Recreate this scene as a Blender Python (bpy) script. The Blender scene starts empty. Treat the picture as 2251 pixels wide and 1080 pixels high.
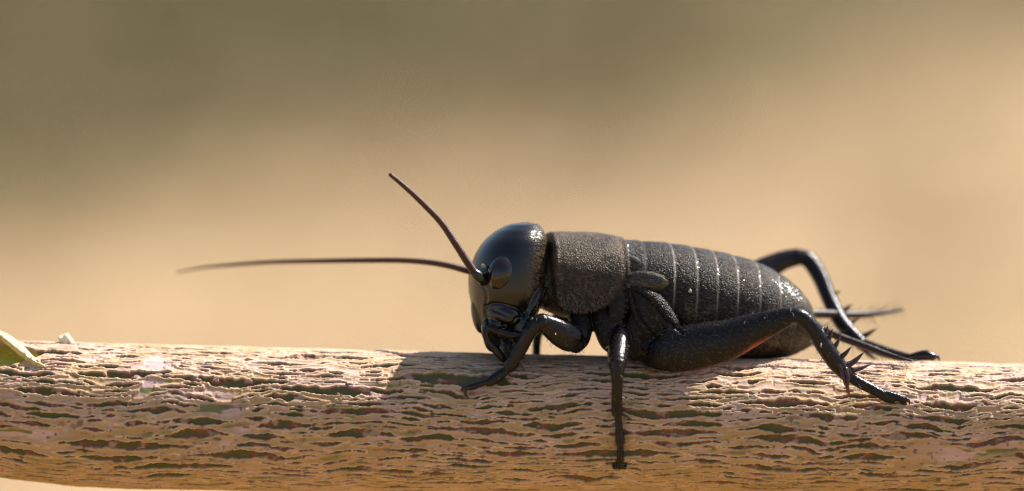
import bpy, math, random
import numpy as np
from mathutils import Vector, Matrix, Euler

# ------------------------------------------------------------------ scale and frame
# 1 unit = 1 cm.  Measurements are kept in "photo units" (0.025 mm each): x to the right,
# y downwards, w away from the viewer; PX turns them into centimetres.
PX = 0.0025
DIST = 20.0
PITCH = math.radians(10.0)
X0, Y0 = 1125.5, 540.0
ROT = Matrix.Rotation(-PITCH, 3, 'X')
rng = np.random.RandomState(11)
random.seed(5)

scene = bpy.context.scene
col = scene.collection

# ------------------------------------------------------------------ camera
cam_data = bpy.data.cameras.new('camera')
cam = bpy.data.objects.new('camera', cam_data)
col.objects.link(cam)
cam.location = ROT @ Vector((0, -DIST, 0))
cam.rotation_euler = (math.radians(90) - PITCH, 0, 0)
cam_data.sensor_width = 36.0
cam_data.sensor_fit = 'HORIZONTAL'
cam_data.lens = 36.0 * DIST / (2251 * PX)
cam_data.clip_start = 0.5
cam_data.clip_end = 20000
cam_data.dof.use_dof = True
cam_data.dof.focus_distance = DIST - 112 * PX
cam_data.dof.aperture_fstop = 0.155
scene.camera = cam

# ------------------------------------------------------------------ sky and sun
SUN = Vector((0.72, 0.45, 1.0)).normalized()
world = bpy.data.worlds.new('World')
scene.world = world
world.use_nodes = True
wn = world.node_tree.nodes
bg = wn['Background']
sky = wn.new('ShaderNodeTexSky')
sky.sky_type = 'NISHITA'
sky.sun_disc = False
sky.sun_elevation = math.asin(SUN.z)
sky.sun_rotation = math.atan2(SUN.x, SUN.y)
sky.dust_density = 2.0
bg.inputs['Strength'].default_value = 0.08
world.node_tree.links.new(sky.outputs[0], bg.inputs['Color'])
sd = bpy.data.lights.new('sun', 'SUN')
sd.energy = 5.0
sd.angle = math.radians(0.53)
sd.color = (1.0, 0.965, 0.915)
sun = bpy.data.objects.new('sun', sd)
col.objects.link(sun)
sun.rotation_euler = SUN.to_track_quat('Z', 'Y').to_euler()
sun.location = SUN * 50

scene.view_settings.view_transform = 'Standard'
scene.view_settings.look = 'None'
scene.view_settings.gamma = 1.0
scene.view_settings.exposure = 1.02
scene.render.engine = 'CYCLES'
scene.cycles.use_denoising = True
scene.cycles.max_bounces = 8
scene.cycles.use_adaptive_sampling = False
scene.cycles.filter_width = 1.25

# ------------------------------------------------------------------ helpers
def local(p):
    p = np.asarray(p, float)
    return np.stack([(p[..., 0] - X0) * PX, p[..., 2] * PX, (Y0 - p[..., 1]) * PX], axis=-1)

def at(x, y, w):
    """the point seen at photo position x, y that stands w behind the twig's axis"""
    s = 1 + w * PX / DIST
    return (X0 + (x - X0) * s, Y0 + (y - Y0) * s, w)

class VNoise:
    def __init__(self, seed):
        self.t = np.random.RandomState(seed).rand(256, 256).astype(np.float32)
    def __call__(self, x, y):
        xi = np.floor(x).astype(int); yi = np.floor(y).astype(int)
        fx = x - xi; fy = y - yi
        fx = fx * fx * (3 - 2 * fx); fy = fy * fy * (3 - 2 * fy)
        a = self.t[xi & 255, yi & 255]; b = self.t[(xi + 1) & 255, yi & 255]
        c = self.t[xi & 255, (yi + 1) & 255]; d = self.t[(xi + 1) & 255, (yi + 1) & 255]
        return (a * (1 - fx) + b * fx) * (1 - fy) + (c * (1 - fx) + d * fx) * fy

def fbm(x, y, seed, octs=3):
    s = 0; a = 1; n = 0
    for o in range(octs):
        s = s + a * VNoise(seed + o)(x * 2 ** o, y * 2 ** o); n += a; a *= 0.5
    return s / n

def sstep(a, b, x):
    t = np.clip((x - a) / (b - a), 0, 1)
    return t * t * (3 - 2 * t)

def mesh_from(name, verts, faces, smooth=True):
    """faces: (n,3) or (n,4) integer array, or a list of such arrays"""
    me = bpy.data.meshes.new(name)
    verts = np.asarray(verts, np.float32).reshape(-1, 3)
    fl = faces if isinstance(faces, list) else [faces]
    fl = [np.asarray(f, np.int32) for f in fl if len(f)]
    me.vertices.add(len(verts)); me.vertices.foreach_set('co', verts.ravel())
    idx = np.concatenate([f.ravel() for f in fl])
    tot = np.concatenate([np.full(len(f), f.shape[1], np.int32) for f in fl])
    st = np.concatenate([[0], np.cumsum(tot)[:-1]]).astype(np.int32)
    me.loops.add(len(idx)); me.loops.foreach_set('vertex_index', idx)
    me.polygons.add(len(tot)); me.polygons.foreach_set('loop_start', st)
    me.update(calc_edges=True)
    me.validate()
    if smooth:
        me.polygons.foreach_set('use_smooth', np.ones(len(me.polygons), bool))
    return me

def put_attr(me, name, data):
    a = me.attributes.new(name, 'FLOAT', 'POINT')
    a.data.foreach_set('value', np.asarray(data, np.float32))

def tube_faces(nr, n, cap=True, off=0):
    i = np.arange(nr - 1)[:, None] * n; j = np.arange(n)[None, :]; k = (j + 1) % n
    q = np.stack([i + j, i + k, i + n + k, i + n + j], -1).reshape(-1, 4)[:, ::-1] + off
    if not cap:
        return [q]
    a, b = nr * n, nr * n + 1
    j = np.arange(n); k = (j + 1) % n
    t1 = np.stack([np.full(n, a), j, k], -1)[:, ::-1] + off
    t2 = np.stack([np.full(n, b), (nr - 1) * n + k, (nr - 1) * n + j], -1)[:, ::-1] + off
    return [q, np.concatenate([t1, t2])]

def loft(rings):
    """rings: (nr, n, 3) -> verts, faces, closed with fans"""
    rings = np.asarray(rings, float)
    nr, n, _ = rings.shape
    v = np.concatenate([rings.reshape(-1, 3), [rings[0].mean(0)], [rings[-1].mean(0)]])
    return v, tube_faces(nr, n)

def smooth_path(pts, m):
    """Catmull-Rom through rows of pts (any width), m samples for each span"""
    p = np.asarray(pts, float)
    p = np.concatenate([[2 * p[0] - p[1]], p, [2 * p[-1] - p[-2]]])
    out = []
    for i in range(1, len(p) - 2):
        for t in np.arange(m) / m:
            a, b, c, d = p[i - 1], p[i], p[i + 1], p[i + 2]
            out.append(0.5 * (2 * b + (c - a) * t + (2 * a - 5 * b + 4 * c - d) * t * t + (3 * b - a - 3 * c + d) * t ** 3))
    out.append(p[-2])
    return np.array(out)

def limb(pts, n=16, m=6, depth=1.0, rounded=True, mod=None):
    """pts rows: x, y, w, radius (photo units); an organic tapered tube"""
    rows = np.array([list(at(p[0], p[1], p[2])) + [p[3]] for p in pts])
    s = smooth_path(rows, m)
    c, r = s[:, :3], np.maximum(s[:, 3], 0.3)
    if mod is not None:
        r = r * mod(np.arange(len(r)))
    tan = np.gradient(c, axis=0); tan /= np.linalg.norm(tan, axis=1)[:, None] + 1e-9
    ref = np.array([0, 0, 1.0])
    if abs(tan[:, 2]).mean() > 0.8:
        ref = np.array([1.0, 0, 0])
    u = np.cross(tan, ref); u /= np.linalg.norm(u, axis=1)[:, None]
    v = np.cross(u, tan)
    if rounded:
        for end, sg in ((0, -1), (-1, 1)):
            e = []
            for f in (0.45, 0.8, 0.97):
                e.append((c[end] + sg * tan[end] * r[end] * f * 0.8, r[end] * math.sqrt(1 - f * f), tan[end], u[end], v[end]))
            cc = np.array([q[0] for q in e]); rr = np.array([q[1] for q in e])
            tt = np.array([q[2] for q in e]); uu = np.array([q[3] for q in e]); vv = np.array([q[4] for q in e])
            if sg < 0:
                c = np.concatenate([cc[::-1], c]); r = np.concatenate([rr[::-1], r]); u = np.concatenate([uu, u]); v = np.concatenate([vv, v]); tan = np.concatenate([tt, tan])
            else:
                c = np.concatenate([c, cc]); r = np.concatenate([r, rr]); u = np.concatenate([u, uu]); v = np.concatenate([v, vv]); tan = np.concatenate([tan, tt])
    ph = np.linspace(0, 2 * math.pi, n, endpoint=False)
    rings = c[:, None] + r[:, None, None] * (np.cos(ph)[None, :, None] * u[:, None] + depth * np.sin(ph)[None, :, None] * v[:, None])
    vv, ff = loft(rings)
    return vv, ff, c, r

def blob(c, rad, roll=0.0, yaw=0.0, nu=24, nv=16):
    th = np.linspace(0, math.pi, nv)[1:-1]; ph = np.linspace(0, 2 * math.pi, nu, endpoint=False)
    ring = np.stack([np.cos(th)[:, None] * np.ones(nu), np.sin(th)[:, None] * np.cos(ph), np.sin(th)[:, None] * np.sin(ph)], -1)
    tip = np.array([[1, 0, 0], [-1, 0, 0.0]])
    v = np.concatenate([ring.reshape(-1, 3), tip]) * np.array(rad)
    cr, sr = math.cos(roll), math.sin(roll)
    v = np.stack([v[:, 0] * cr - v[:, 1] * sr, v[:, 0] * sr + v[:, 1] * cr, v[:, 2]], -1)
    cy, sy = math.cos(yaw), math.sin(yaw)
    v = np.stack([v[:, 0] * cy - v[:, 2] * sy, v[:, 1], v[:, 0] * sy + v[:, 2] * cy], -1)
    return v + np.array(at(*c)), tube_faces(nv - 2, nu)

def recalc(me):
    import bmesh
    bm = bmesh.new(); bm.from_mesh(me)
    bmesh.ops.recalc_face_normals(bm, faces=bm.faces)
    bm.to_mesh(me); bm.free()

# ------------------------------------------------------------------ materials
class Mat:
    def __init__(self, name):
        self.m = bpy.data.materials.new(name); self.m.use_nodes = True
        self.t = self.m.node_tree; self.b = self.t.nodes['Principled BSDF']
    def n(self, kind, **kw):
        o = self.t.nodes.new(kind)
        for k, v in kw.items():
            if k in o.inputs: o.inputs[k].default_value = v
            else: setattr(o, k, v)
        return o
    def l(self, a, b): self.t.links.new(a, b)
    def attr(self, name): return self.n('ShaderNodeAttribute', attribute_name=name).outputs['Fac']
    def noise(self, scale, detail=3.0, rough=0.5, stretch=None):
        tc = self.n('ShaderNodeTexCoord')
        src = tc.outputs['Object']
        if stretch:
            mp = self.n('ShaderNodeMapping'); mp.inputs['Scale'].default_value = stretch
            self.l(src, mp.inputs['Vector']); src = mp.outputs[0]
        nz = self.n('ShaderNodeTexNoise'); nz.inputs['Scale'].default_value = scale
        nz.inputs['Detail'].default_value = detail; nz.inputs['Roughness'].default_value = rough
        self.l(src, nz.inputs['Vector'])
        return nz.outputs['Fac']
    def ramp(self, fac, stops):
        r = self.n('ShaderNodeValToRGB'); el = r.color_ramp.elements
        while len(el) < len(stops): el.new(0.5)
        for e, (p, c) in zip(el, stops):
            e.position = p; e.color = (*c, 1) if len(c) == 3 else c
        self.l(fac, r.inputs[0]); return r.outputs[0]
    def mix(self, fac, a, b):
        x = self.n('ShaderNodeMix', data_type='RGBA')
        for sock, v in ((x.inputs[0], fac), (x.inputs[6], a), (x.inputs[7], b)):
            if isinstance(v, (int, float)): sock.default_value = v
            elif isinstance(v, tuple): sock.default_value = (*v, 1)
            else: self.l(v, sock)
        return x.outputs[2]
    def math(self, op, a, b=None, c=None):
        x = self.n('ShaderNodeMath', operation=op)
        for s, v in zip(x.inputs, (a, b, c)):
            if v is None: continue
            if isinstance(v, (int, float)): s.default_value = v
            else: self.l(v, s)
        return x.outputs[0]
    def set(self, **kw):
        for k, v in kw.items():
            s = self.b.inputs[k.replace('_', ' ')]
            if isinstance(v, (int, float)): s.default_value = v
            elif isinstance(v, tuple): s.default_value = (*v, 1) if len(v) == 3 else v
            else: self.l(v, s)
        return self
    def bump(self, h, strength, dist):
        b = self.n('ShaderNodeBump'); b.inputs['Strength'].default_value = strength; b.inputs['Distance'].default_value = dist
        self.l(h, b.inputs['Height']); self.l(b.outputs[0], self.b.inputs['Normal'])

# bark: attributes say where the bark is torn open, its curled lip, its colour zones with painted ground bounce
mb = Mat('bark')
lilac = mb.ramp(mb.attr('zone_bounce'), [(0.15, (0.43, 0.270, 0.115)), (0.5, (0.54, 0.345, 0.262)), (0.85, (0.63, 0.41, 0.362))])
fine = mb.noise(22, 5, 0.6, (0.5, 1, 1))
lilac = mb.mix(mb.math('MULTIPLY', mb.ramp(fine, [(0.50, (0, 0, 0)), (0.75, (1, 1, 1))]), 0.55), lilac, (0.33, 0.235, 0.15))
lilac = mb.mix(mb.attr('soft'), lilac, (0.10, 0.135, 0.016))
lilac = mb.mix(mb.math('MULTIPLY', mb.attr('speck'), 0.8), lilac, (0.13, 0.075, 0.06))
lilac = mb.mix(mb.attr('ochre'), lilac, (0.50, 0.305, 0.13))
lilac = mb.mix(mb.attr('lip'), lilac, (0.74, 0.51, 0.34))
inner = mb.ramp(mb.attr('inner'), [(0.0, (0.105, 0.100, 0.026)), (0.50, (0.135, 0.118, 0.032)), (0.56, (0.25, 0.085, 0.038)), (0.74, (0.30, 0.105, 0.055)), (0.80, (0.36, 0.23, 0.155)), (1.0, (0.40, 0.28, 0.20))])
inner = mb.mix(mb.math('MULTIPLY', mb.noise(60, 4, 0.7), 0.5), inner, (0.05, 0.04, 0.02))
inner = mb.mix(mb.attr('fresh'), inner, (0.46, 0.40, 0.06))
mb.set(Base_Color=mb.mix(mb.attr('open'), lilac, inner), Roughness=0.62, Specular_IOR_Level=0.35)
mb.bump(mb.noise(85, 4, 0.65, (0.45, 1, 1)), 0.5, 0.006)

# chitin of the insect
mc = Mat('chitin')
sp = mc.math('ADD', mc.math('MULTIPLY', mc.noise(62, 2, 0.5), 0.45), mc.math('MULTIPLY', mc.noise(125, 2, 0.6), 0.85))
base = mc.mix(mc.attr('leg'), (0.0045, 0.0042, 0.0040), (0.0085, 0.0052, 0.0052))
base = mc.mix(mc.math('MULTIPLY', mc.attr('fuzz'), mc.ramp(mc.noise(18, 4, 0.6), [(0.35, (0.1, 0.1, 0.1)), (0.75, (1, 1, 1))])), base, (0.010, 0.008, 0.005))
base = mc.mix(mc.math('MULTIPLY', mc.attr('sunlit_bronze'), mc.ramp(mc.noise(9, 4, 0.6), [(0.38, (0.1, 0.1, 0.1)), (0.62, (1, 1, 1))])), base, (0.080, 0.054, 0.030))
base = mc.mix(mc.attr('red'), base, (0.45, 0.06, 0.012))
base = mc.mix(mc.math('MULTIPLY', mc.attr('margin'), mc.ramp(mc.noise(14, 3, 0.6), [(0.38, (0.25, 0.25, 0.25)), (0.6, (1, 1, 1))])), base, (0.31, 0.27, 0.24))
rough = mc.math('MULTIPLY_ADD', mc.attr('fuzz'), 0.07, mc.math('MULTIPLY_ADD', mc.attr('dome'), 0.04, 0.15))
rough = mc.math('MULTIPLY_ADD', mc.noise(70, 3, 0.6), 0.14, rough)
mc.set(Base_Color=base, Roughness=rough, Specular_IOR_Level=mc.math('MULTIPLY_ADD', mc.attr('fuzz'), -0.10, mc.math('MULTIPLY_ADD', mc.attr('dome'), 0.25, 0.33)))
hgt = mc.math('MULTIPLY', sp, mc.math('MULTIPLY_ADD', mc.attr('leg'), 0.22, mc.math('MULTIPLY_ADD', mc.attr('fuzz'), 0.85, 0.045)))
mc.bump(hgt, 0.75, 0.013)

def simple(name, color, rough, spec=0.5, vary=None, nscale=40, bump=0.0):
    m = Mat(name)
    c = color
    if vary:
        c = m.mix(m.ramp(m.noise(nscale, 4, 0.6), [(0.35, (0, 0, 0)), (0.7, (1, 1, 1))]), color, vary)
    m.set(Base_Color=c, Roughness=rough, Specular_IOR_Level=spec)
    if bump: m.bump(m.noise(nscale * 2, 3, 0.6), 0.5, bump)
    return m.m

M_EYE = simple('eye', (0.006, 0.005, 0.006), 0.12, 0.6, (0.020, 0.012, 0.009), 8)
M_ANT = simple('antenna', (0.050, 0.018, 0.011), 0.36, 0.3, (0.075, 0.032, 0.020), 60, 0.003)
M_CERC = simple('cercus', (0.020, 0.011, 0.009), 0.40, 0.3, (0.045, 0.022, 0.016), 60, 0.003)
M_PAD = simple('wing_pad', (0.008, 0.010, 0.014), 0.40, 0.35, (0.030, 0.026, 0.018), 45, 0.012)
M_SPINE = simple('spine', (0.014, 0.009, 0.009), 0.26, 0.5, (0.05, 0.018, 0.010), 40)
M_TIP = simple('spur', (0.016, 0.008, 0.007), 0.26, 0.5, (0.14, 0.024, 0.006), 22)
M_OCEL = simple('ocellus', (0.35, 0.29, 0.19), 0.3)
M_HAIR = simple('hair', (0.075, 0.050, 0.023), 0.22, 0.5, (0.22, 0.155, 0.08), 15)
M_BRIST = simple('bristle', (0.03, 0.018, 0.012), 0.4)

mq = Mat('curl')
mq.set(Base_Color=mq.mix(mq.attr('inside'), mq.mix(mq.noise(25, 4, 0.6), (0.60, 0.42, 0.26), (0.62, 0.50, 0.38)), mq.mix(mq.noise(12, 3, 0.5, (0.3, 1, 1)), (0.52, 0.43, 0.08), (0.68, 0.58, 0.26))), Roughness=0.6)
tr = mq.n('ShaderNodeBsdfTranslucent'); tr.inputs['Color'].default_value = (0.80, 0.70, 0.30, 1)
mxs = mq.n('ShaderNodeMixShader'); mxs.inputs[0].default_value = 0.28
mq.l(mq.b.outputs[0], mxs.inputs[1]); mq.l(tr.outputs[0], mxs.inputs[2])
mq.l(mxs.outputs[0], mq.t.nodes['Material Output'].inputs['Surface'])
mq.bump(mq.noise(60, 4, 0.6, (0.3, 1, 1)), 0.5, 0.006)

def make_obj(name, me, mat, parent=None):
    o = bpy.data.objects.new(name, me); col.objects.link(o)
    if mat is not None and not me.materials: me.materials.append(mat)
    if parent is not None: o.parent = parent
    return o

def tag(o, label=None, cat=None, group=None, kind=None):
    if label: o['label'] = label
    if cat: o['category'] = cat
    if group: o['group'] = group
    if kind: o['kind'] = kind
    return o

def empty(name, base):
    e = bpy.data.objects.new(name, None); col.objects.link(e)
    e.empty_display_size = 0.1
    e.location = ROT @ Vector(base); e.rotation_euler = (-PITCH, 0, 0)
    return e

# ------------------------------------------------------------------ ground, dry grass, undergrowth
GZ = -55.0
mg = Mat('ground')
big = mg.noise(0.010, 3, 0.5)
gcol = mg.ramp(big, [(0.30, (0.31, 0.225, 0.108)), (0.5, (0.372, 0.250, 0.138)), (0.70, (0.378, 0.246, 0.148))])
gcol = mg.mix(mg.math('MULTIPLY', mg.ramp(mg.noise(0.35, 6, 0.65), [(0.4, (0, 0, 0)), (0.65, (1, 1, 1))]), 0.5), gcol, (0.25, 0.175, 0.085))
gcol = mg.mix(mg.attr('bounce_patch'), gcol, mg.ramp(mg.noise(0.5, 5, 0.6), [(0.35, (0.17, 0.105, 0.028)), (0.65, (0.30, 0.185, 0.052))]))
mg.set(Base_Color=gcol, Roughness=0.9, Specular_IOR_Level=0.2)
mg.bump(mg.noise(0.8, 5, 0.6), 0.6, 0.8)
gx = np.concatenate([np.linspace(-9000, -700, 9), np.linspace(-600, 600, 61), np.linspace(700, 9000, 9)])
gy = np.concatenate([np.linspace(-9000, -400, 9), np.linspace(-300, 900, 61), np.linspace(1000, 9000, 9)])
GXX, GYY = np.meshgrid(gx, gy, indexing='ij')
def ground_z(x, y):
    return GZ + 5.0 * (fbm(x / 120 + 40, y / 120 + 40, 71) - 0.5) + 1.6 * (fbm(x / 25 + 40, y / 25 + 40, 75) - 0.5)
gv = np.stack([GXX, GYY, ground_z(GXX, GYY)], -1).reshape(-1, 3)
ni, nj = len(gx), len(gy)
I, J = np.meshgrid(np.arange(ni - 1), np.arange(nj - 1), indexing='ij')
gf = np.stack([I * nj + J, (I + 1) * nj + J, (I + 1) * nj + J + 1, I * nj + J + 1], -1).reshape(-1, 4)
g_me = mesh_from('ground', gv, gf)
# unseen brown patch added under the twig to warm and dim the bounced light
g_r = np.sqrt(gv[:, 0] ** 2 + (gv[:, 1] + 10) ** 2)
put_attr(g_me, 'bounce_patch', sstep(215, 150, g_r + 60 * (fbm(gv[:, 0] / 50 + 40, gv[:, 1] / 50 + 40, 91) - 0.5)))
tag(make_obj('ground', g_me, mg.m), 'pale dry sandy ground far below the twig, with an unseen brown patch added for warm bounce light', 'ground', kind='structure')

def blades(n, xs, ys, h, wd, lean, seed):
    r = np.random.RandomState(seed)
    z = ground_z(xs, ys) - 0.3
    a = r.rand(n) * 2 * math.pi; hh = h * (0.5 + r.rand(n)); ln = lean * hh * r.rand(n)
    d = np.stack([np.cos(a), np.sin(a)], -1); b = r.rand(n) * 2 * math.pi
    e = np.stack([np.cos(b), np.sin(b)], -1)
    p = np.stack([xs, ys], -1)
    def lay(f, k):
        q = p + d * (ln * f * f)[:, None]
        zz = z + hh * f * (1 - 0.25 * f * lean)
        s = e * (wd * k)
        return np.stack([np.concatenate([q - s, zz[:, None]], 1), np.concatenate([q + s, zz[:, None]], 1)], 1)
    one = np.ones(n)
    v = np.concatenate([lay(0 * one, 1), lay(0.55 * one, 0.8), lay(one, 0.12)], 1)
    i = np.arange(n)[:, None] * 6
    f = np.concatenate([i + np.array([[0, 1, 3, 2]]), i + np.array([[2, 3, 5, 4]])])
    return v.reshape(-1, 3), f

mgr = Mat('dry_grass')
mgr.set(Base_Color=mgr.mix(mgr.noise(0.05, 2), (0.40, 0.285, 0.155), (0.37, 0.27, 0.135)), Roughness=0.7, Specular_IOR_Level=0.3)
N = 26000
gyv = 175 + 625 * rng.rand(N); gxv = (rng.rand(N) - 0.5) * (120 + gyv * 0.75)
keep = fbm(gxv / 22 + 60, gyv / 22 + 60, 81) > 0.46
gxv, gyv = gxv[keep], gyv[keep]
v, f = blades(len(gxv), gxv, gyv, 4.5, 0.16, 0.9, 3)
tag(make_obj('dry_grass', mesh_from('dry_grass', v, f), mgr.m), 'sparse dry straw coloured grass growing on the pale ground', 'grass', kind='stuff')

mu = Mat('undergrowth')
mu.set(Base_Color=mu.ramp(mu.noise(0.05, 3), [(0.3, (0.130, 0.115, 0.030)), (0.5, (0.160, 0.125, 0.046)), (0.7, (0.20, 0.138, 0.062))]), Roughness=0.7, Specular_IOR_Level=0.3)
r = np.random.RandomState(77)
n = 150000
y = 300 + 520 * r.rand(n); x = (r.rand(n) - 0.5) * (60 + y * 0.62)
yb_ = np.interp(x, [-140, -75, -50, -25, 12, 32, 60, 110], [295, 306, 345, 386, 396, 425, 470, 490])
keep = r.rand(n) < 0.05 + 0.95 / (1 + np.exp(-(y - yb_) / 17)) * np.interp(x, [15, 50], [1, 0.5])
x, y = x[keep], y[keep]; n = len(x)
hz = (3 + 17 * sstep(370, 500, y)) * np.interp(x, [15, 45], [1, 0.35]) * (0.4 + 1.1 * fbm(x / 14 + 30, y / 14 + 30, 205))
c = np.stack([x, y, ground_z(x, y) + hz * r.rand(n) ** 0.7], -1)
a = r.normal(size=(n, 3)) * np.array([1, 1, 0.3]); a /= np.linalg.norm(a, axis=1)[:, None]
b = np.cross(np.array([0, 0, 1.0]) + r.normal(size=(n, 3)) * 0.3, a); b /= np.linalg.norm(b, axis=1)[:, None]
sz = 1.5 * (0.6 + 0.8 * r.rand(n))[:, None]
v = np.stack([c - a * sz, c + b * sz * 0.45, c + a * sz, c - b * sz * 0.45], 1).reshape(-1, 3)
tag(make_obj('undergrowth', mesh_from('undergrowth', v, np.arange(n)[:, None] * 4 + np.arange(4)[None], False), mu.m), 'dark olive scrub beyond the dry ground, wholly out of focus', 'undergrowth', kind='stuff')

# ------------------------------------------------------------------ twig
def cen(x): return np.interp(x, [-400, 0, 100, 200, 500, 1100, 1700, 2251, 2700], [868, 897, 907, 915, 921, 930, 938, 949, 957])
def rad(x): return np.interp(x, [-400, 0, 100, 200, 500, 1100, 1700, 2251, 2700], [140, 147, 153, 157, 156, 150, 147, 147, 149])
STEP = 1.8
xs_in = np.arange(-60, 2312, STEP)
left = np.array([-4200, -3000, -2000, -1300, -900, -600, -420, -300, -220, -160, -120, -90, -75])
right = np.array([2330, 2360, 2420, 2520, 2700, 3000, 3400, 4000])
xs_all = np.concatenate([left, xs_in, right])
k3 = np.ones(121) / 121
xd = np.arange(-5000, 5000, 2.0)
cs = np.convolve(np.pad(cen(xd), 60, 'edge'), k3, 'valid'); rs = np.convolve(np.pad(rad(xd), 60, 'edge'), k3, 'valid')
cy_all = np.interp(xs_all, xd, cs); r_all = np.interp(xs_all, xd, rs)
cy_all[:len(left)] = cy_all[len(left)] + (left - xs_in[0]) * 0.06
path = np.stack([xs_all, cy_all], -1)
tail = smooth_path([(4000, cy_all[-1]), (6500, 1250), (9500, 2600), (11600, 6000), (12300, 12000), (12600, 24500)], 5)[1:]
path = np.concatenate([path, tail]); r_path = np.concatenate([r_all, np.linspace(155, 230, len(tail))])
th_f = np.radians(np.arange(-48, 205, STEP / 150 * 180 / math.pi))
th_b = np.linspace(th_f[-1], th_f[0] + 2 * math.pi, 46)[1:-1]
th = np.concatenate([th_f, th_b])
S, TH = np.meshgrid(xs_all, th, indexing='ij')
T = TH * 150.0
CIRC = 2 * math.pi * 150

class Lens: pass
lenses = []
grid = {}
def try_lens(s, t, L, W):
    key = (int(s // 160), int(t // 80))
    for i in range(key[0] - 2, key[0] + 3):
        for j in range(key[1] - 1, key[1] + 2):
            for o in grid.get((i, j % 12), []):
                dt = (t - o.t + CIRC / 2) % CIRC - CIRC / 2
                if ((s - o.s) / (0.93 * (L + o.L))) ** 2 + (dt / (1.0 * (W + o.W) + 5.0)) ** 2 < 1: return
    n = Lens(); n.s, n.t, n.L, n.W = s, t, L, W
    lenses.append(n); grid.setdefault((key[0], key[1] % 12), []).append(n)
lr = np.random.RandomState(4)
LV = VNoise(388)
def LN(a, b): return float(LV(np.array(a), np.array(b)))
for (cnt, l0, l1, a0, a1) in ((380, 80, 170, .05, .085), (2200, 40, 85, .055, .12), (2500, 30, 90, .025, .05), (8000, 18, 42, .07, .15), (5000, 7, 20, .08, .20)):
    for _ in range(cnt):
        s = -150 + 2560 * lr.rand(); t = CIRC * lr.rand() - 48 / 180 * math.pi * 150
        L = l0 + (l1 - l0) * lr.rand() ** 1.6; W = L * (a0 + (a1 - a0) * lr.rand())
        if LN(s / 170 + 50, t / 70 + 50) < 0.10 + 0.08 * (L < 60): continue
        try_lens(s, t, L, W)

ext = np.full(S.shape, -30.0); inner_v = np.zeros(S.shape)
warp = 17 * (fbm(S / 130 + 20, T / 90 + 20, 301) - 0.5) * 2 + 5 * (fbm(S / 38 + 20, T / 40 + 20, 305) - 0.5) * 2
Tw = T + warp
edge_a = fbm(S / 17 + 60, T / 30 + 60, 311, 3) - 0.5
edge_b = fbm(S / 5.5 + 60, T / 10 + 60, 317, 2) - 0.5
xs_list = xs_all
for q, o in enumerate(lenses):
    i0, i1 = np.searchsorted(xs_list, [o.s - o.L * 1.25, o.s + o.L * 1.25])
    if i1 <= i0: continue
    for wrapk in (0, CIRC):
        lo, hi = o.t - o.W - 42 + wrapk, o.t + o.W + 42 + wrapk
        j0, j1 = np.searchsorted(th, [lo / 150, hi / 150])
        if j1 <= j0: continue
        sl = (slice(i0, i1), slice(j0, j1))
        a = (S[sl] - o.s) / o.L
        b = (Tw[sl] - o.t - wrapk) / o.W
        fpx = ((1 - np.abs(a) ** 1.35) - np.abs(b)) * o.W + edge_a[sl] * (3.0 + o.W * 0.75) + edge_b[sl] * 2.6
        fpx = np.where(np.abs(a) > 1.22, -30, fpx)
        ext[sl] = np.maximum(ext[sl], fpx)
# the freshly torn place under the bark curl
fr_a = (S + 10) / 105; fr_b = (T - 84) / 46
fresh_f = ((1 - np.abs(fr_a) ** 2.0) - np.abs(fr_b)) * 40
ext = np.maximum(ext, fresh_f)
fresh = sstep(-1, 3, fresh_f)

m_open = sstep(-0.9, 0.9, ext)
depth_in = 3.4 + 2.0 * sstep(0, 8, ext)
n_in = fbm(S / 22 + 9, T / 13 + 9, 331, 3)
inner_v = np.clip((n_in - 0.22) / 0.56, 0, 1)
lump = sstep(0.76, 0.86, inner_v) * 4.5 + sstep(0.57, 0.63, inner_v) * 1.2
lipv = 0.8 * np.exp(-((ext + 1.2) / 1.9) ** 2) * (1 - m_open)
ochre = np.exp(-((ext + 5.0) / 4.0) ** 2) * (1 - m_open) * np.clip(0.25 + 1.6 * (fbm(S / 50 + 25, T / 20 + 25, 349) - 0.25), 0, 1)
lipw = np.exp(-((ext + 1.0) / 5.0) ** 2) * (1 - m_open)
under = 6 * (fbm(S / 260 + 3, T / 110 + 3, 341) - 0.5) + 2.2 * (fbm(S / 60 + 3, T / 18 + 3, 345) - 0.5)
flake = fbm(S / 22 + 5, T / 6 + 5, 351, 2)
H = under + (1 - m_open) * (lipw * (2.4 + 3.0 * (fbm(S / 40 + 7, T / 30 + 7, 355) - 0.4)) + 0.8 * (flake - 0.5)) - m_open * (depth_in - lump)
H = H - 6 * fresh * m_open
soft = sstep(0.665, 0.705, fbm(S / 60 + 70, T / 17 + 70, 361, 3)) * (1 - m_open) * (1 - lipv)
zone_bounce = np.clip(0.5 + 1.5 * (fbm(S / 110 + 15, T / 30 + 15, 371, 4) - 0.5) + 0.30 * sstep(-6, -16, ext) + 0.10 - 0.36 * sstep(20, 290, T), 0, 1)  # ochre towards the underside is warm ground bounce put into the colour
speck = np.maximum(sstep(0.80, 0.88, fbm(S / 9 + 15, T / 7 + 15, 377, 1)), sstep(0.72, 0.80, fbm(S / 26 + 35, T / 10 + 35, 379, 2)) * 0.7)

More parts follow.
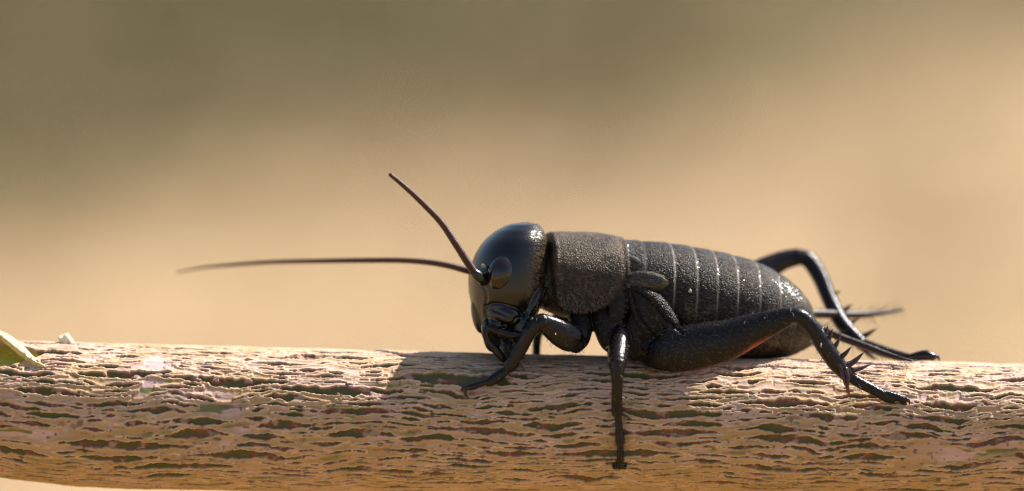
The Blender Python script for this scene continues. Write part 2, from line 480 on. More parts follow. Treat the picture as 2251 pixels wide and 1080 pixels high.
nT = len(tail)
H = np.concatenate([H, np.repeat(H[-1:], nT, 0) * np.linspace(1, 0.4, nT)[:, None]])
def padt(a): return np.concatenate([a, np.repeat(a[-1:], nT, 0)])
tg = np.gradient(path, axis=0); tg /= np.linalg.norm(tg, axis=1)[:, None]
upv = np.stack([tg[:, 1], -tg[:, 0]], -1)
R = r_path[:, None] + H
px_x = path[:, 0, None] + upv[:, 0, None] * R * np.cos(th)
px_y = path[:, 1, None] + upv[:, 1, None] * R * np.cos(th)
px_w = -R * np.sin(th)
tv = np.stack([px_x, px_y, px_w], -1)
TW_BASE = local((1125.5, 930, 0))
nr, nt = tv.shape[:2]
vv = np.concatenate([tv.reshape(-1, 3), [tv[0].mean(0)], [tv[-1].mean(0)]])
me = mesh_from('bark', local(vv) - TW_BASE, tube_faces(nr, nt))
for nm, a in (('open', m_open), ('inner', inner_v), ('lip', lipv * np.clip(0.15 + 2.2 * (fbm(S / 24 + 55, T / 16 + 55, 393) - 0.28), 0.1, 1)), ('ochre', ochre * 0.85), ('soft', soft * 0.85), ('zone_bounce', zone_bounce), ('speck', speck), ('fresh', fresh)):
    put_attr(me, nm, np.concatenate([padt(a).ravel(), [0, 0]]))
twig = empty('twig', TW_BASE)
tag(twig, 'thick horizontal twig with pinkish tan cracked bark under the black cricket', 'twig')
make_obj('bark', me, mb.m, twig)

# the curl of bark peeled up from the twig
E1 = smooth_path([(-150, 655, -66), (-70, 690, -74), (0, 728, -84), (30, 748, -92), (58, 770, -102), (84, 788, -110), (112, 800, -116)], 8)
E2 = smooth_path([(-150, 715, 0), (-70, 738, 0), (0, 750, -8), (30, 752, -22), (58, 762, -52), (84, 780, -86), (112, 800, -112)], 8)
ns = len(E1); K = 14
rows = []
for i in range(ns):
    for j in range(K):
        t = j / (K - 1)
        p = E2[i] * (1 - t) + E1[i] * t
        arch = math.sin(t * math.pi) * np.linalg.norm(E1[i] - E2[i]) * 0.20
        jit = (3.5 + 5 * t ** 6) * (VNoise(9)(np.array(i * 0.75), np.array(j * 0.3)) - 0.5)
        rows.append(p + np.array([jit, -arch + jit, jit]))
top = np.array(rows).reshape(ns, K, 3)
th_ = np.linspace(9, 9, ns)[:, None, None]
bot = top + np.array([-0.35, 0.9, 0.45]) * th_
ring = np.concatenate([top, bot[:, ::-1]], 1)
v, f = loft(ring)
me = mesh_from('bark_curl', local(v) - TW_BASE, f); recalc(me)
ins = np.concatenate([np.tile(np.concatenate([np.zeros(K - 1), [0.55], [0.8], np.ones(K - 1)]), ns), [0, 0]])
put_attr(me, 'inside', ins)
tag(make_obj('bark_curl', me, mq.m, twig), 'curled edge of peeled bark with yellow green inner side')

# pale crumb lying on the twig
v, f = blob((0, 0, 0), (1, 1, 1), nu=26, nv=20)
v = v - np.array(at(0, 0, 0))
d = 0.72 + 0.75 * fbm(v[:, 0] * 1.7 + 8, v[:, 1] * 1.7 + v[:, 2] * 1.3 + 8, 401, 3)
v = v * d[:, None] * np.array([16, 13, 12])
v[:, 1] = np.where(v[:, 0] > 6, v[:, 1] + 7, v[:, 1])
me = mesh_from('crumb', local(v + np.array([X0, Y0, 0])), f)
crumb = make_obj('crumb', me, simple('crumb', (0.80, 0.70, 0.42), 0.6, 0.4, (0.85, 0.80, 0.62), 25, 0.008))
crumb.location = ROT @ Vector(local(at(146, 748, -4))); crumb.rotation_euler = (-PITCH, 0, 0)
tag(crumb, 'tiny pale yellow crumb on top of the twig beside the peeled bark curl', 'crumb')

# ------------------------------------------------------------------ cricket
YAW = math.radians(8.5)
def wc(x): return -10 + (x - 1285) * math.tan(YAW)
LAT = np.array([-math.sin(YAW), 0, math.cos(YAW)])
C_BASE = local((1430, 795, 0))
shells = []      # (verts, faces)
limbs = []       # centre lines and radii of legs and palps, for the colour zones
def add(v, f): shells.append((v, f))
def add_limb(pts, depth=1.0, n=18, m=7, mark=True):
    v, f, c, r = limb(pts, n, m, depth)
    add(v, f)
    if mark: limbs.append(np.concatenate([c, r[:, None]], 1))

# abdomen
A = np.array([(1345, 528, 730, 86), (1360, 528, 738, 90), (1400, 530, 750, 100), (1463, 535, 765, 113), (1520, 544, 778, 119), (1600, 560, 790, 117), (1650, 574, 793, 111), (1700, 597, 790, 98), (1735, 619, 783, 80), (1765, 647, 772, 60), (1785, 676, 755, 38), (1796, 706, 738, 14)], float)
BND = [1402, 1463, 1512, 1556, 1602, 1652, 1699, 1735, 1763, 1784]
xa = np.concatenate([np.arange(1346, 1760, 2.0), np.arange(1760, 1797, 1.0)])
def cubic(xq, x, y):
    m = np.gradient(y, x)
    i = np.clip(np.searchsorted(x, xq) - 1, 0, len(x) - 2)
    h = x[i + 1] - x[i]; t = (xq - x[i]) / h
    return (2*t**3-3*t**2+1)*y[i] + (t**3-2*t**2+t)*h*m[i] + (-2*t**3+3*t**2)*y[i+1] + (t**3-t**2)*h*m[i+1]
yt, yb, hw = (cubic(xa, A[:, 0], A[:, k]) for k in (1, 2, 3))
b = np.array([1345] + BND + [1800]); seg = np.clip(np.searchsorted(b, xa, side='right') - 1, 0, len(b) - 2)
fr = (xa - b[seg]) / (b[seg + 1] - b[seg])
bulge = 0.984 + 0.014 * np.minimum(1, fr / 0.22) ** 0.7 + 0.003 * np.sin(np.clip(fr, 0, 1) * math.pi) + 0.010 * fr
bulge = np.where(fr > 0.955, bulge - 0.016, bulge)
NPH = 110
ph = np.linspace(0, 2 * math.pi, NPH, endpoint=False)
yc, hy = (yt + yb) / 2, (yb - yt) / 2
cphi, sphi = np.cos(ph), np.sin(ph)
se = lambda a, e: np.sign(a) * np.abs(a) ** e
rings = []
for i in range(len(xa)):
    p0 = np.array([xa[i], yc[i], wc(xa[i])])
    lat = se(cphi, 0.92) * hw[i] * bulge[i]; ver = -se(sphi, 0.92) * hy[i] * (1 + (bulge[i] - 1) * 1.0)
    pts = p0 + lat[:, None] * LAT + np.stack([-0.06 * ver, ver, 0 * ver], -1)
    rings.append(pts)
v, f = loft(rings); add(v, f)
# pronotum: a saddle with deep side lobes
xp = np.concatenate([np.arange(1203, 1212, 1.0), np.arange(1212, 1358, 2.5), np.arange(1358, 1369, 1.0)])
low = np.interp(xp, [1203, 1207, 1213, 1222, 1238, 1265, 1300, 1325, 1345, 1358, 1368], [640, 655, 668, 678, 685, 687, 680, 668, 650, 628, 600])
low = np.convolve(np.pad(low, 2, 'edge'), np.ones(5) / 5, 'valid')
topy = np.interp(xp, [1203, 1212, 1250, 1300, 1345, 1368], [512, 509, 509, 512, 518, 523])
hwp = np.interp(xp, [1203, 1212, 1250, 1300, 1350, 1368], [99, 104, 107, 108, 107, 104])
rings = []
na = 84
for i in range(len(xp)):
    cyy = 622.0
    u = np.linspace(-1, 1, na)
    hyp = cyy - topy[i]
    ang = u * (math.pi / 2)
    lat = se(np.sin(ang), 0.82) * hwp[i]; yy = cyy - se(np.cos(ang), 0.88) * hyp
    # side lobes run on down from cyy to the lower margin
    nl = 22
    lobe_t = np.linspace(0, 1, nl + 1)[1:]
    ly = cyy + (low[i] - cyy) * lobe_t
    lw = hwp[i] * (1 - 0.07 * (np.maximum(low[i] - cyy, 0) / 65) * lobe_t ** 2) 
    lat = np.concatenate([-lw[::-1], lat, lw]); yy = np.concatenate([ly[::-1], yy, ly])
    if low[i] < cyy:
        yy = np.minimum(yy, low[i] + 0 * yy)
    e = min(xp[i] - 1203, 1368 - xp[i])
    rim = 1 + 0.012 * math.exp(-((e - 5) / 4) ** 2) - 0.035 * math.exp(-(e / 2.0) ** 2) - 0.008 * math.exp(-((e - 14) / 6) ** 2)
    lat = lat * rim
    yy = cyy + (yy - cyy) * rim
    dn = fbm(np.full(len(lat), xp[i] / 38 + 4), lat / 38 + 14, 451, 2) - 0.5
    dd = 5.0 * dn * sstep(640, 600, yy)
    # close the ring below with a slightly hollow underside
    nb = 20
    tb = np.linspace(0, 1, nb + 2)[1:-1]
    blat = lat[-1] + (lat[0] - lat[-1]) * tb; by = yy[-1] + (yy[0] - yy[-1]) * tb - 26 * np.sin(tb * math.pi) ** 0.5
    La = np.concatenate([lat, blat]); Ya = np.concatenate([yy + dd, by])
    rings.append(np.array([xp[i], 0, wc(xp[i])]) + La[:, None] * LAT + np.stack([0 * Ya, Ya, 0 * Ya], -1))
v, f = loft(rings); add(v, f)
# thorax under the pronotum, neck
TX = np.array([(1165, 560, 650, 50), (1190, 555, 680, 56), (1230, 550, 696, 58), (1280, 550, 704, 62), (1330, 550, 718, 70), (1380, 550, 740, 80), (1430, 550, 760, 86), (1470, 560, 755, 84)], float)
rings = []
for xq in np.arange(1165, 1470, 5.0):
    t_, b_, h_ = (np.interp(xq, TX[:, 0], TX[:, k]) for k in (1, 2, 3))
    rings.append(np.array([xq, (t_ + b_) / 2, wc(xq)]) + (cphi * h_)[:, None] * LAT + np.stack([0 * ph, -sphi * (b_ - t_) / 2, 0 * ph], -1))
v, f = loft(rings); add(v, f)
# head
HYAW = math.radians(17)
HL = np.array([-math.sin(HYAW), 0, math.cos(HYAW)]); HF = np.array([math.cos(HYAW), 0, math.sin(HYAW)])
HD = np.array([(489, 1148, 1160, 6), (493, 1124, 1178, 36), (502, 1101, 1190, 60), (520, 1075, 1198, 82), (550, 1050, 1203, 97), (580, 1037, 1203, 102), (610, 1030, 1201, 103), (640, 1030, 1198, 100), (670, 1036, 1190, 91), (700, 1045, 1178, 78), (728, 1054, 1164, 62), (750, 1066, 1150, 46), (768, 1082, 1138, 28), (778, 1095, 1126, 12)], float)
yh = np.concatenate([np.arange(489, 500, 0.8), np.arange(500, 760, 2.5), np.arange(760, 778, 1.5)])
xf, xb, hh = (cubic(yh, HD[:, 0], HD[:, k]) for k in (1, 2, 3))
HWC = -34
rings = []
for i in range(len(yh)):
    rx = (xb[i] - xf[i]) / 2 * 0.965
    fx = se(cphi, 0.95) * rx; lt = se(sphi, 0.95) * hh[i]
    rings.append(np.array([(xf[i] + xb[i]) / 2, yh[i], HWC]) + fx[:, None] * HF + lt[:, None] * HL)
rings = np.array(rings)[:, :, :]
v, f = loft(rings); add(v, f)
# mouthparts and face plates
R_ = math.radians
add(*blob((1104, 690, -99), (44, 27, 24), R_(14), R_(-28)))       # clypeus
add(*blob((1088, 722, -94), (32, 24, 28), R_(10), R_(-30)))       # labrum
add(*blob((1052, 690, -42), (16, 44, 26), R_(-8)))                # far half of the face
add(*blob((1150, 715, -95), (24, 40, 22), R_(24)))                # mandible
add(*blob((1172, 672, -96), (14, 44, 18), R_(22)))                # cheek edge
add(*blob((1118, 764, -70), (22, 36, 24), R_(16)))                # maxilla
add(*blob((1078, 752, -50), (14, 24, 20), R_(-20)))
add(*blob((1062, 612, -112), (14, 17, 12), R_(10)))               # antennal socket
add_limb([(1066, 618, -116, 9), (1055, 610, -124, 12), (1046, 602, -128, 11), (1043, 598, -129, 9)], mark=False)
add_limb([(1168, 728, -118, 7), (1146, 738, -124, 7), (1122, 737, -127, 8), (1094, 729, -128, 8), (1071, 718, -126, 8)])
add_limb([(1071, 718, -126, 8), (1067, 732, -126, 8), (1070, 746, -124, 7)])
add_limb([(1070, 746, -124, 6), (1088, 768, -118, 9), (1104, 786, -112, 9), (1113, 795, -110, 6)])
add_limb([(1108, 748, -78, 10), (1122, 772, -84, 10), (1126, 790, -90, 7)])
# side plates between pronotum and hind leg
add_limb([(1366, 622, -88, 16), (1362, 660, -96, 22), (1354, 700, -98, 20), (1350, 728, -92, 16)], mark=False, depth=0.6)
add_limb([(1388, 634, -92, 14), (1408, 676, -102, 24), (1424, 716, -104, 24), (1430, 742, -100, 16)], mark=False, depth=0.6)
add_limb([(1392, 640, -98, 16), (1430, 664, -104, 26), (1460, 704, -104, 28), (1484, 738, -98, 22)], mark=False, depth=0.55)
add_limb([(1402, 690, -90, 18), (1392, 740, -92, 26), (1400, 776, -84, 22)], mark=False, depth=0.8)
add(*blob((1432, 770, -72), (44, 34, 44), R_(18)))                # hind coxa
add(*blob((1468, 742, -104), (30, 20, 14), R_(22)))
add(*blob((1420, 770, 40), (46, 30, 40)))
# near front leg
add_limb([(1268, 672, -52, 24), (1276, 706, -70, 27), (1276, 742, -88, 22), (1264, 762, -100, 17)], mark=False)
add_limb([(1272, 754, -108, 18), (1262, 748, -112, 29), (1238, 735, -124, 31), (1212, 720, -138, 25), (1194, 709, -148, 19)], depth=0.75)
add_limb([(1194, 706, -149, 18), (1180, 713, -150, 18), (1163, 733, -148, 15.5), (1146, 764, -140, 15), (1130, 792, -132, 15.5), (1121, 805, -128, 15)])
add_limb([(1124, 805, -128, 8.5), (1106, 819, -130, 10.5), (1088, 832, -132, 12.5), (1074, 841, -134, 10)])
add_limb([(1076, 839, -134, 5.5), (1054, 845, -138, 7), (1038, 850, -140, 8), (1029, 853, -141, 6)])
# far front leg
add_limb([(1240, 700, 60, 20), (1205, 716, 78, 16), (1186, 728, 86, 12), (1180, 752, 84, 10), (1179, 800, 74, 9)])
# near middle leg
add_limb([(1322, 676, -60, 28), (1330, 712, -78, 28), (1340, 748, -88, 24), (1350, 768, -94, 16)], mark=False)
add_limb([(1366, 716, -96, 14), (1364, 740, -112, 21), (1360, 768, -140, 23), (1358, 792, -172, 22), (1357, 802, -190, 20)])
add_limb([(1358, 800, -196, 20), (1357, 820, -200, 14.5), (1357, 850, -192, 12), (1356, 882, -180, 12), (1357, 908, -170, 13)])
add_limb([(1358, 908, -170, 7), (1361, 940, -165, 8.5), (1363, 968, -160, 10.5), (1363, 976, -158, 8)])
add_limb([(1363, 974, -158, 6), (1364, 1000, -146, 8), (1362, 1026, -130, 8.5)])
# far middle leg
add_limb([(1360, 716, 60, 26), (1356, 752, 100, 20), (1352, 740, 150, 16), (1352, 820, 158, 12), (1354, 900, 142, 9)])
# near hind leg
HINDF = [(1424, 790, -92, 18), (1446, 783, -112, 34), (1482, 772, -122, 46), (1530, 763, -130, 50.5), (1590, 750, -140, 46), (1650, 727, -148, 36), (1700, 708, -156, 27), (1732, 696, -160, 21), (1750, 694, -162, 17)]
add_limb(HINDF, depth=0.62, n=28)
add_limb([(1736, 694, -161, 18), (1760, 697, -162, 18), (1788, 724, -160, 18.5), (1814, 764, -156, 19), (1840, 800, -150, 19), (1862, 824, -146, 16)])
add_limb([(1862, 822, -146, 12), (1884, 838, -146, 12.5), (1918, 856, -145, 12), (1946, 872, -142, 11), (1962, 880, -140, 8)])
add_limb([(1944, 864, -143, 8), (1970, 872, -141, 9), (1988, 880, -138, 8)])
# far hind leg
add_limb([(1520, 740, 120, 44), (1600, 672, 150, 42), (1660, 610, 175, 34), (1712, 577, 190, 24), (1752, 565, 198, 20)], depth=0.65)
add_limb([(1752, 565, 198, 18), (1778, 573, 196, 19), (1804, 612, 180, 19), (1826, 664, 150, 18), (1852, 712, 120, 18), (1896, 758, 84, 15)])
add_limb([(1892, 754, 84, 12), (1936, 771, 66, 13), (1990, 786, 44, 11), (2010, 788, 38, 10)])
add_limb([(2006, 786, 38, 10), (2034, 781, 32, 12), (2052, 785, 28, 9)])
# tail end below: sheath
add_limb([(1660, 774, 10, 18), (1725, 772, 22, 14), (1762, 761, 36, 10), (1784, 753, 46, 6)], mark=False, depth=0.9)

vs, fs, off = [], [], 0
for v, f in shells:
    vs.append(v)
    fs += [np.asarray(a) + off for a in f]; off += len(v)
quads = np.concatenate([a for a in fs if a.shape[1] == 4]); tris = np.concatenate([a for a in fs if a.shape[1] == 3])
src = mesh_from('body_source', local(np.concatenate(vs)) - C_BASE, [quads, tris])
recalc(src)
tmp = bpy.data.objects.new('body_source', src); col.objects.link(tmp)
rm = tmp.modifiers.new('remesh', 'REMESH'); rm.mode = 'VOXEL'; rm.voxel_size = 0.0052; rm.use_smooth_shade = True
sm = tmp.modifiers.new('smooth', 'SMOOTH'); sm.factor = 0.5; sm.iterations = 3
dg = bpy.context.evaluated_depsgraph_get(); dg.update()
body_me = bpy.data.meshes.new_from_object(tmp.evaluated_get(dg))
bpy.data.objects.remove(tmp); bpy.data.meshes.remove(src)
body_me.name = 'body'
body_me.polygons.foreach_set('use_smooth', np.ones(len(body_me.polygons), bool))
nv = len(body_me.vertices)
co = np.empty(nv * 3, np.float32); body_me.vertices.foreach_get('co', co); co = co.reshape(-1, 3)
nrm = np.empty(nv * 3, np.float32); body_me.vertex_normals.foreach_get('vector', nrm); nrm = nrm.reshape(-1, 3)
loc = co + C_BASE
VX, VY, VW = loc[:, 0] / PX + X0, Y0 - loc[:, 2] / PX, loc[:, 1] / PX
# sutures of the face and of the side plates, pressed into the shell
SUT = [([(1067, 674), (1086, 668), (1112, 671), (1138, 680), (1150, 694)], 4.5), ([(1068, 674), (1068, 692), (1076, 712)], 4.0), ([(1076, 712), (1098, 716), (1124, 712), (1134, 700)], 4.5),
       ([(1086, 682), (1106, 690), (1128, 702), (1148, 692)], 2.5), ([(1200, 636), (1184, 668), (1168, 698), (1160, 716)], 4.0), ([(1062, 626), (1070, 650), (1068, 674)], 2.2),
       ([(1388, 640), (1396, 672), (1412, 706), (1436, 738)], 4.0), ([(1372, 626), (1404, 644), (1440, 672), (1466, 706), (1496, 730)], 4.5), ([(1378, 640), (1380, 680), (1372, 716)], 3.5)]
press = np.zeros(nv)
for pl, dep in SUT:
    pl = smooth_path([at(x_, y_, -110) for x_, y_ in pl], 6)[:, :2]
    near = np.nonzero((VX > pl[:, 0].min() - 12) & (VX < pl[:, 0].max() + 12) & (VY > pl[:, 1].min() - 12) & (VY < pl[:, 1].max() + 12) & (VW < -30))[0]
    dq = np.sqrt(((np.stack([VX, VY], -1)[near][:, None] - pl[None]) ** 2).sum(-1)).min(1)
    press[near] = np.maximum(press[near], np.where(pl[:, 0].mean() > 1250, 1.5, 1.05) * dep * np.exp(-(dq / 3.2) ** 2) * sstep(0.0, 0.35, -nrm[near, 1]))
co = (co - nrm * (press * PX)[:, None]).astype(np.float32)
body_me.vertices.foreach_set('co', co.ravel()); body_me.update()
# colour zones
arc = (VX - 1285) * math.cos(YAW) + (VW + 10) * math.sin(YAW)
AX = 1285 + arc * math.cos(YAW)
yca = np.interp(AX, xa, yc)
AXs = AX + 0.06 * (VY - yca)
leg = np.zeros(nv, np.float32)
for L in limbs:
    lo = L[:, :3].min(0) - L[:, 3].max() - 6; hi = L[:, :3].max(0) + L[:, 3].max() + 6
    P = np.stack([VX, VY, VW], -1)
    idx = np.nonzero(((P > lo) & (P < hi)).all(1))[0]
    if not len(idx): continue
    d2 = ((P[idx][:, None] - L[None, :, :3]) ** 2).sum(-1)
    dd = np.sqrt(d2) / (L[None, :, 3] * 1.12 + 1.5)
    leg[idx] = np.maximum(leg[idx], (dd.min(1) < 1).astype(np.float32))
head = ((VX < 1203) & (leg < 0.5)).astype(np.float32)
trunk = (1 - head) * (1 - leg)
fuzz = trunk * 1.0
fuzz = np.maximum(fuzz, head * sstep(1150, 1198, VX) * sstep(660, 600, VY) * 0.8)
femur = leg * ((VX > 1425) & (VX < 1725) & (VY > 660) & (VW < -60)).astype(np.float32)
fuzz = np.maximum(fuzz, femur * 0.45)
bn = np.array(BND[1:]); dm = np.abs(AXs[:, None] - (bn[None] - 1.5)).min(1)
margin = trunk * (AX > 1410) * np.exp(-(dm / 2.0) ** 2) * sstep(710, 630, VY) * 1.0
red = femur * np.exp(-((VX - 1648) / 26) ** 2) * sstep(0.42, 0.8, -nrm[:, 2]) * 0.9
red = np.maximum(red, femur * np.exp(-((VX - 1560) / 60) ** 2) * sstep(0.75, 0.97, -nrm[:, 2]) * 0.4)
for nm, a in (('leg', leg * (1 - femur * 0.7)), ('fuzz', fuzz), ('margin', margin), ('red', red), ('dome', head * (1 - fuzz)), ('sunlit_bronze', trunk * (VX < 1369) * sstep(660, 560, VY + 12 * (fbm(VX / 20 + 9, VW / 20 + 30, 465) - 0.5)))):  # pronotum colour lightened only on its upper part: sunlight painted in
    put_attr(body_me, nm, a)

cricket = empty('cricket', C_BASE)
tag(cricket, 'black wingless field cricket standing on the bark of the twig', 'cricket')
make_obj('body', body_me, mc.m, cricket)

def part(name, v, f, mat, parent=cricket):
    me = mesh_from(name, local(v) - C_BASE, f); recalc(me)
    return make_obj(name, me, mat, parent)

# eye, ocellus, antennae, cerci, wing pads
v, f = blob((1103, 601, -113), (42, 31, 31), R_(-72), R_(-8), nu=48, nv=32)
part('eye', v, f, M_EYE)
v, f = blob((1063, 585, -113), (6, 4.5, 4), R_(30))
part('ocellus', v, f, M_OCEL)
ann = lambda k: 1 + 0.10 * np.cos(k * math.pi * 2 / 4)
v, f, c, r = limb([(1046, 604, -128, 9), (1028, 577, -134, 8.6), (1000, 534, -142, 7.8), (970, 490, -150, 7.0), (932, 450, -158, 6.4), (896, 416, -166, 5.6), (858, 384, -176, 4.4)], n=14, m=40, mod=ann)
part('antenna', v, f, M_ANT)
v, f, c, r = limb([(1040, 598, 0, 8), (1020, 593, 6, 7.5), (985, 584, 22, 7.0), (940, 577, 44, 6.6), (880, 573, 70, 6.2), (800, 573, 104, 6.0), (700, 574.5, 146, 5.4), (600, 577, 190, 4.7), (500, 584, 236, 3.7), (440, 590, 262, 2.6), (388, 600, 285, 1.4)], n=14, m=40, mod=ann)
part('antenna', v, f, M_ANT)
v, f, cn1, r1 = limb([(1776, 712, 10, 9), (1812, 727, 0, 9), (1860, 746, -12, 8.5), (1910, 764, -26, 7.5), (1955, 780, -38, 5.5), (2004, 794, -52, 2.0)], n=14, m=24)
part('cercus', v, f, M_CERC)
v, f, cn2, r2 = limb([(1776, 690, 84, 10), (1815, 690, 110, 10), (1860, 692, 136, 9), (1905, 691, 160, 7.5), (1950, 686, 184, 5), (1988, 680, 202, 2)], n=14, m=24)
part('cercus', v, f, M_CERC)
PADS = [((1412, 621, -92), (54, 25, 11), R_(2), R_(-7)), ((1386, 580, -77), (23, 17, 8), R_(4), R_(-7))]
for c_, r_, ro, ya in PADS:
    v, f = blob(c_, r_, ro, ya, nu=40, nv=32)
    part('wing_pad', v, f, M_PAD)

# spines, spurs and claws: each one a mesh of its own
def spine(base, tip, r0, bend=0.0, name='spine', mat=None):
    b = np.array(base, float); t = np.array(tip, float); m = (b + t) / 2
    n = np.array([-(t - b)[1], (t - b)[0], 0]); m = m + n * bend
    v, f, c, r = limb([(*b, r0), (*(b * .5 + m * .5 + (m - (b + t) / 2) * .4), r0 * 0.85), (*m, r0 * 0.68), (*(m * .4 + t * .6), r0 * 0.36), (*t, 0.5)], n=8, m=3)
    return part(name, v, f, mat or M_SPINE)
for bx, by, tx, ty, r0, w, dw in [(1812, 738, 1820, 716, 5, -160, -4), (1820, 748, 1830, 723, 5.5, -160, -8), (1830, 768, 1848, 738, 6.5, -158, 4), (1844, 788, 1872, 762, 7, -156, -10), (1862, 804, 1900, 774, 7.5, -152, 6), (1870, 814, 1915, 801, 6.5, -150, 10)]:
    spine((bx, by, w), (tx, ty, w + dw), r0, 0.05)
for bx, by, tx, ty, r0, w in [(1806, 730, 1810, 716, 3, -164), (1798, 720, 1801, 709, 2.5, -165)]:
    spine((bx, by, w), (tx, ty, w + 12), r0, 0.05)
for bx, by, tx, ty, r0, w in [(1846, 806, 1869, 878, 7, -158), (1858, 812, 1862, 868, 7, -162), (1842, 800, 1858, 852, 6, -164)]:
    spine((bx, by, w), (tx, ty, w - 8), r0, -0.05, 'spur', M_TIP)
for bx, by, tx, ty, r0, w in [(1826, 648, 1848, 640, 6, 150), (1844, 688, 1873, 668, 7, 132), (1858, 712, 1890, 700, 7, 118), (1884, 744, 1928, 722, 8, 96), (1872, 744, 1930, 792, 8, 90), (1892, 758, 1922, 792, 6, 84)]:
    spine((bx, by, w), (tx, ty, w), r0, 0.04)
for bx, by, tx, ty, r0, w in [(1142, 790, 1156, 818, 3.5, -140), (1148, 778, 1166, 800, 3, -138)]:
    spine((bx, by, w), (tx, ty, w - 4), r0, 0.05, 'spur')
for bx, by, tx, ty, r0, w in [(1352, 904, 1330, 902, 3.2, -174), (1366, 908, 1388, 920, 3.6, -176), (1350, 860, 1340, 868, 2.5, -184)]:
    spine((bx, by, w), (tx, ty, w - 4), r0, 0.05, 'spur')
def claw(pts):
    v, f, c, r = limb(pts, n=8, m=5)
    part('claw', v, f, M_SPINE)
claw([(1032, 852, -142, 5), (1024, 857, -146, 4.5), (1023, 866, -146, 3.2), (1030, 876, -142, 0.7)])
claw([(1032, 851, -134, 4.5), (1020, 853, -132, 4), (1015, 860, -130, 2.6), (1020, 868, -129, 0.7)])
claw([(1358, 1026, -130, 4.5), (1351, 1029, -130, 4), (1348, 1024, -130, 2.8), (1348, 1015, -129, 0.7)])
claw([(1366, 1026, -130, 4.5), (1373, 1029, -130, 4), (1376, 1024, -130, 2.8), (1377, 1015, -129, 0.7)])
claw([(1984, 878, -141, 5), (1994, 878, -143, 4), (1999, 884, -143, 2.6), (1999, 890, -141, 0.7)])
claw([(1982, 882, -136, 5), (1990, 887, -136, 4), (1994, 893, -135, 0.8)])
claw([(2048, 784, 28, 6), (2060, 784, 26, 5), (2066, 794, 26, 0.9)])

# short golden hairs lying on pronotum, abdomen, back of the head and legs
hr = np.random.RandomState(21)
dens = trunk * 1.0 + head * sstep(1145, 1190, VX) * sstep(680, 620, VY) * 1.3 + leg * 0.05 + femur * 0.14
lobes = (VX < 1370) & (VY < np.interp(VX, xp, low) + 2)
pleura = (trunk > 0.5) & ~lobes & (VY > 630) & (VX < 1500)
dens = dens * (VW < 70) * np.where(pleura, 0.22, 1.0) * np.where(lobes & (VX > 1204), 1.25, 1.0)
cand = np.nonzero(hr.rand(nv) < dens * 0.24)[0]
def strands(pos, direction, nor, length, width, curl=0.0):
    n = len(pos)
    side = np.cross(direction, nor); side /= np.linalg.norm(side, axis=1)[:, None] + 1e-9
    a = pos - direction * 0 + side * width[:, None]; b = pos - side * width[:, None]
    mid = pos + direction * (length * 0.55)[:, None] + nor * (length * 0.04)[:, None]
    t = pos + direction * length[:, None] - nor * (curl * length)[:, None]
    v = np.stack([a, b, mid - side * width[:, None] * 0.7, mid + side * width[:, None] * 0.7, t], 1).reshape(-1, 3)
    k = np.arange(n)[:, None] * 5
    return v, k + np.array([[0, 1, 2, 3]]), k + np.array([[3, 2, 4]])
pos = co[cand]; nn = nrm[cand]
back = np.array([1.0, 0.12, -0.35]) + hr.normal(size=(len(cand), 3)) * 0.30
lobe = sstep(610, 680, VY[cand]) * (VX[cand] < 1368)
back = back + np.stack([-0.6 * lobe, 0 * lobe, -0.7 * lobe], -1)
back = back - nn * (back * nn).sum(1)[:, None]; back /= np.linalg.norm(back, axis=1)[:, None]
dirn = back * 0.93 + nn * (0.20 + 0.18 * hr.rand(len(cand)))[:, None]
ln = (0.010 + 0.014 * hr.rand(len(cand))) * np.where(leg[cand] > 0.5, 0.9, 1.0)
v1, q1, t1 = strands(pos, dirn, nn, ln, np.full(len(cand), 0.0008) * (0.7 + 0.6 * hr.rand(len(cand))), 0.05)
pp, pn = [], []
for c_, r_, ro, ya in PADS:
    u_ = hr.normal(size=(int(r_[0] * r_[1] * 0.45), 3)); u_ /= np.linalg.norm(u_, axis=1)[:, None]; u_[:, 2] = -np.abs(u_[:, 2])
    pp.append(u_ * np.array(r_) + np.array(at(*c_)) + np.stack([0 * u_[:, 0], 0 * u_[:, 0], u_[:, 0] * r_[0] * math.sin(ya)], -1))
    w_ = u_ / np.array(r_); pn.append(w_ / np.linalg.norm(w_, axis=1)[:, None])
pp = local(np.concatenate(pp)) - C_BASE; pn = np.concatenate(pn); pn = np.stack([pn[:, 0], pn[:, 2], -pn[:, 1]], -1)
pd = np.array([1.0, 0, -0.15]) + hr.normal(size=pn.shape) * 0.2
pd = pd - pn * (pd * pn).sum(1)[:, None]; pd /= np.linalg.norm(pd, axis=1)[:, None] + 1e-6
vp, qp, tp = strands(pp, pd * 0.95 + pn * 0.2, pn, 0.010 + 0.012 * hr.rand(len(pp)), np.full(len(pp), 0.0008), 0.05)
q1 = np.concatenate([q1, qp + len(v1)]); t1 = np.concatenate([t1, tp + len(v1)]); v1 = np.concatenate([v1, vp])
me = mesh_from('pubescence', v1, [q1, t1], False)
tag(make_obj('pubescence', me, M_HAIR, cricket), 'short golden hairs over pronotum and abdomen', kind='stuff')
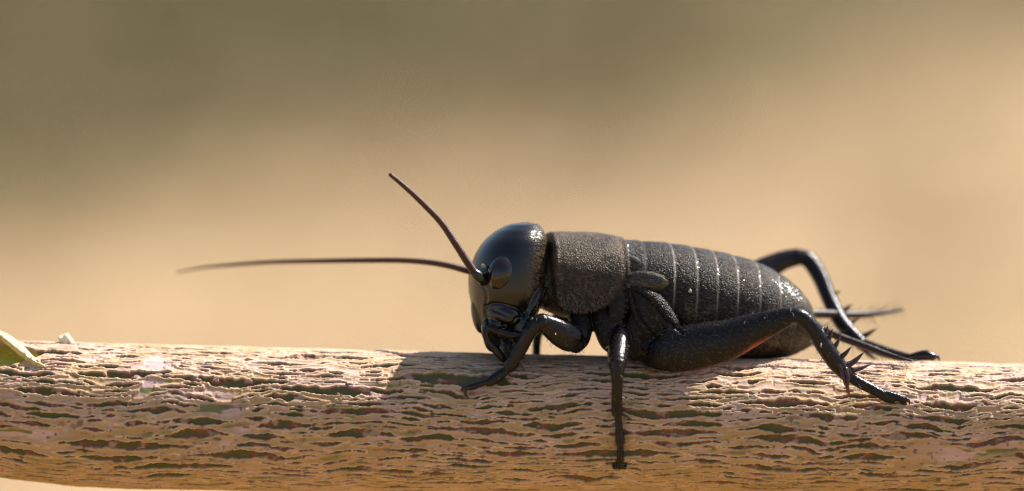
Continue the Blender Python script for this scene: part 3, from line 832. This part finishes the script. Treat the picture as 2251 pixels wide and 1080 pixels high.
# fine dark bristles on cerci and lower edges of legs
ps, dr, ls = [], [], []
for c_, r_ in ((cn1, r1), (cn2, r2)):
    for k in range(230):
        i = hr.randint(15, len(c_) - 8); a = hr.rand() * 2 * math.pi
        ax = c_[i + 1] - c_[i]; ax /= np.linalg.norm(ax)
        o = np.array([-ax[1] * math.cos(a), ax[0] * math.cos(a), math.sin(a)])
        ps.append(c_[i] + o * r_[i]); d_ = o * 0.9 + ax * (0.5 + 0.5 * hr.rand()); dr.append(d_ / np.linalg.norm(d_))
        ls.append((10 + 16 * hr.rand()) if hr.rand() < 0.8 else (34 + 26 * hr.rand()))
ps = np.array(ps); dr = np.array(dr)
ps_l = local(ps) - C_BASE; dr_l = np.stack([dr[:, 0], dr[:, 2], -dr[:, 1]], -1)
lc = np.nonzero((leg > 0.5) & (hr.rand(nv) < 0.03) & (VW < 0) & (VX < 2000))[0]
pb = np.concatenate([ps_l, co[lc]])
db = nrm[lc] * 0.75 + np.array([0.25, 0, -0.55]) + hr.normal(size=(len(lc), 3)) * 0.2
db /= np.linalg.norm(db, axis=1)[:, None]
db = np.concatenate([dr_l, db])
lb = np.concatenate([np.array(ls) * PX, 0.018 + 0.02 * hr.rand(len(lc))])
nb_ = np.cross(db, hr.normal(size=db.shape)); nb_ /= np.linalg.norm(nb_, axis=1)[:, None]
v2, q2, t2 = strands(pb, db, nb_, lb, np.full(len(pb), 0.0010))
me = mesh_from('bristles', v2, [q2, t2], False)
tag(make_obj('bristles', me, M_BRIST, cricket), 'fine dark bristles on cerci and legs', kind='stuff')

# a grain of dust on the abdomen
v, f = blob((0, 0, 0), (1, 1, 1), nu=14, nv=10)
v = v - np.array(at(0, 0, 0))
v = v * (0.75 + 0.5 * fbm(v[:, 0] * 2 + 8, v[:, 1] * 2 + v[:, 2] + 8, 411, 2))[:, None] * np.array([5.0, 5.5, 4])
gw = wc(1517) - 119 * 0.98
grain = make_obj('dust_grain', mesh_from('dust_grain', local(v + np.array([X0, Y0, 0])), f), simple('dust_grain', (0.62, 0.46, 0.33), 0.7, 0.3, (0.7, 0.6, 0.48), 60))
grain.location = ROT @ Vector(local(at(1517, 640, gw))); grain.rotation_euler = (-PITCH, 0, 0)
tag(grain, 'tiny pale dust grain stuck to the side of the cricket abdomen', 'grain')
